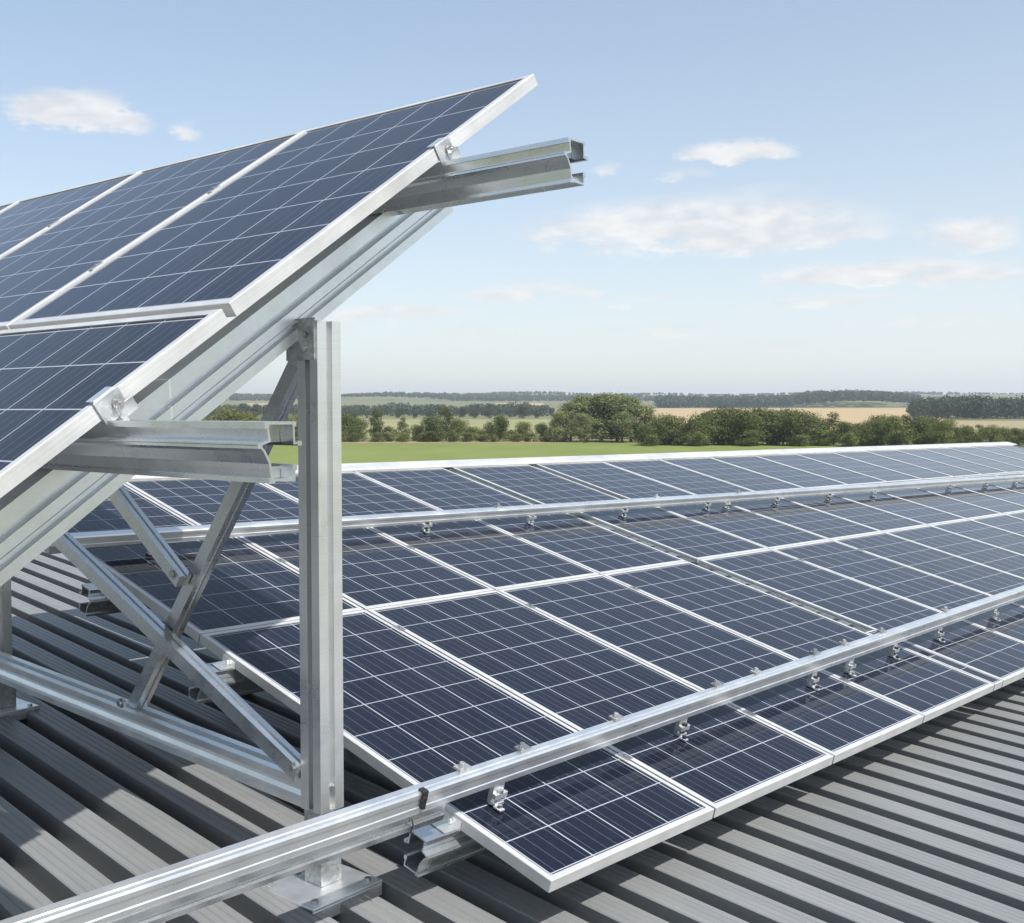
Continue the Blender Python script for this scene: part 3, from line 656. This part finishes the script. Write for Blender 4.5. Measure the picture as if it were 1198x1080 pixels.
def wood(name, px0, px1, d0, d1, ytop, n, leaf, per, h0, seed, label):
    r = random.Random(seed); np.random.seed(seed); vs = []; 
    for i in range(n):
        px = r.uniform(px0, px1); d = d0 + (d1 - d0) * r.random() ** 1.3; x = (px - 599) / 1310 * d; z0 = gz(math.hypot(x, d)) + hump(x, d)
        yt = ytop(px) if callable(ytop) else ytop
        h = min(h0 * r.uniform(.7, 1.1), max(4, (482 - yt - r.uniform(-1, 3)) / 1310 * d + H - z0)); w = h * r.uniform(.3, .55)
        k = per; dd = np.random.normal(size=(k, 3)); dd /= np.linalg.norm(dd, axis=1)[:, None]
        c = np.array([x, d, z0 + h * .52]) + dd * np.array([w, w, h * .5]) * (np.random.rand(k, 1) ** .25)
        nr = dd + np.random.normal(size=(k, 3)) * .5; nr /= np.linalg.norm(nr, axis=1)[:, None]
        a = np.cross(nr, np.random.normal(size=(k, 3))); a /= np.linalg.norm(a, axis=1)[:, None]; bb = np.cross(nr, a); s_ = leaf * np.random.uniform(.6, 1.3, (k, 1))
        q = np.stack([c + a * s_ * .5, c + bb * s_ * .4, c - a * s_ * .5, c - bb * s_ * .4], 1); vs.append(q.reshape(-1, 3))
    v = np.concatenate(vs); nf = len(v) // 4
    me = bpy.data.meshes.new(name); me.from_pydata(v.tolist(), [], np.arange(nf * 4).reshape(-1, 4).tolist()); me.update(); me.materials.append(LEAF_FAR)
    o = bpy.data.objects.new(name, me); col.objects.link(o); tag(o, label, 'forest', None, 'stuff'); return o
wood('hill_forest', 770, 1075, 1960, 2300, lambda x: float(np.interp(x, [770, 850, 925, 945, 1000, 1060, 1080], [463.5, 463.5, 463, 458, 457, 460.5, 463])), 900, 4.0, 60, 30, 1, 'dark forest on the low hill behind the wheat field')
wood('copse', 1068, 1330, 880, 1010, lambda x: float(np.interp(x, [1066, 1072, 1090, 1120, 1200, 1330], [474, 467, 464, 462, 464, 465])), 420, 1.9, 90, 21, 2, 'dark copse beyond the stubble field, nearest of the woods behind the array')
wood('distant_forest', 120, 800, 3000, 3700, lambda x: float(np.interp(x, [120, 300, 400, 450, 520, 800], [463, 463, 463, 459.5, 460.5, 464])), 1500, 6.0, 40, 26, 3, 'bluish distant forest along the horizon left of the big clump')
wood('horizon_forest', -300, 1600, 4300, 4700, lambda x: 461.5 - 1.6 * math.sin(x * .013) - 1.0 * math.sin(x * .031 + 1), 1600, 9.0, 30, 24, 4, 'pale hazy forest line far out on the horizon')
wood('meadow_wood', 120, 640, 1080, 1500, lambda x: float(np.interp(x, [120, 400, 640], [473, 474, 473])) + 1.6 * math.sin(x * .05) + 1.2 * math.sin(x * .13 + 1), 700, 2.4, 50, 14, 5, 'dark woodland belt behind the far tree line across the meadow')

# ------------------------------------------------------------------ haze
hm = bpy.data.materials.new('haze'); hm.use_nodes = True; nt = hm.node_tree; nt.nodes.clear()
ho = nt.nodes.new('ShaderNodeOutputMaterial'); pv = nt.nodes.new('ShaderNodeVolumePrincipled'); nt.links.new(pv.outputs[0], ho.inputs['Volume'])
pv.inputs['Color'].default_value = (.80, .90, 1, 1); pv.inputs['Density'].default_value = .00014; pv.inputs['Anisotropy'].default_value = .2
b = MB(); b.box((-7050, -7050, -1.5), (7050, 7050, 150)); hz = b.build('haze', hm); hz['kind'] = 'stuff'
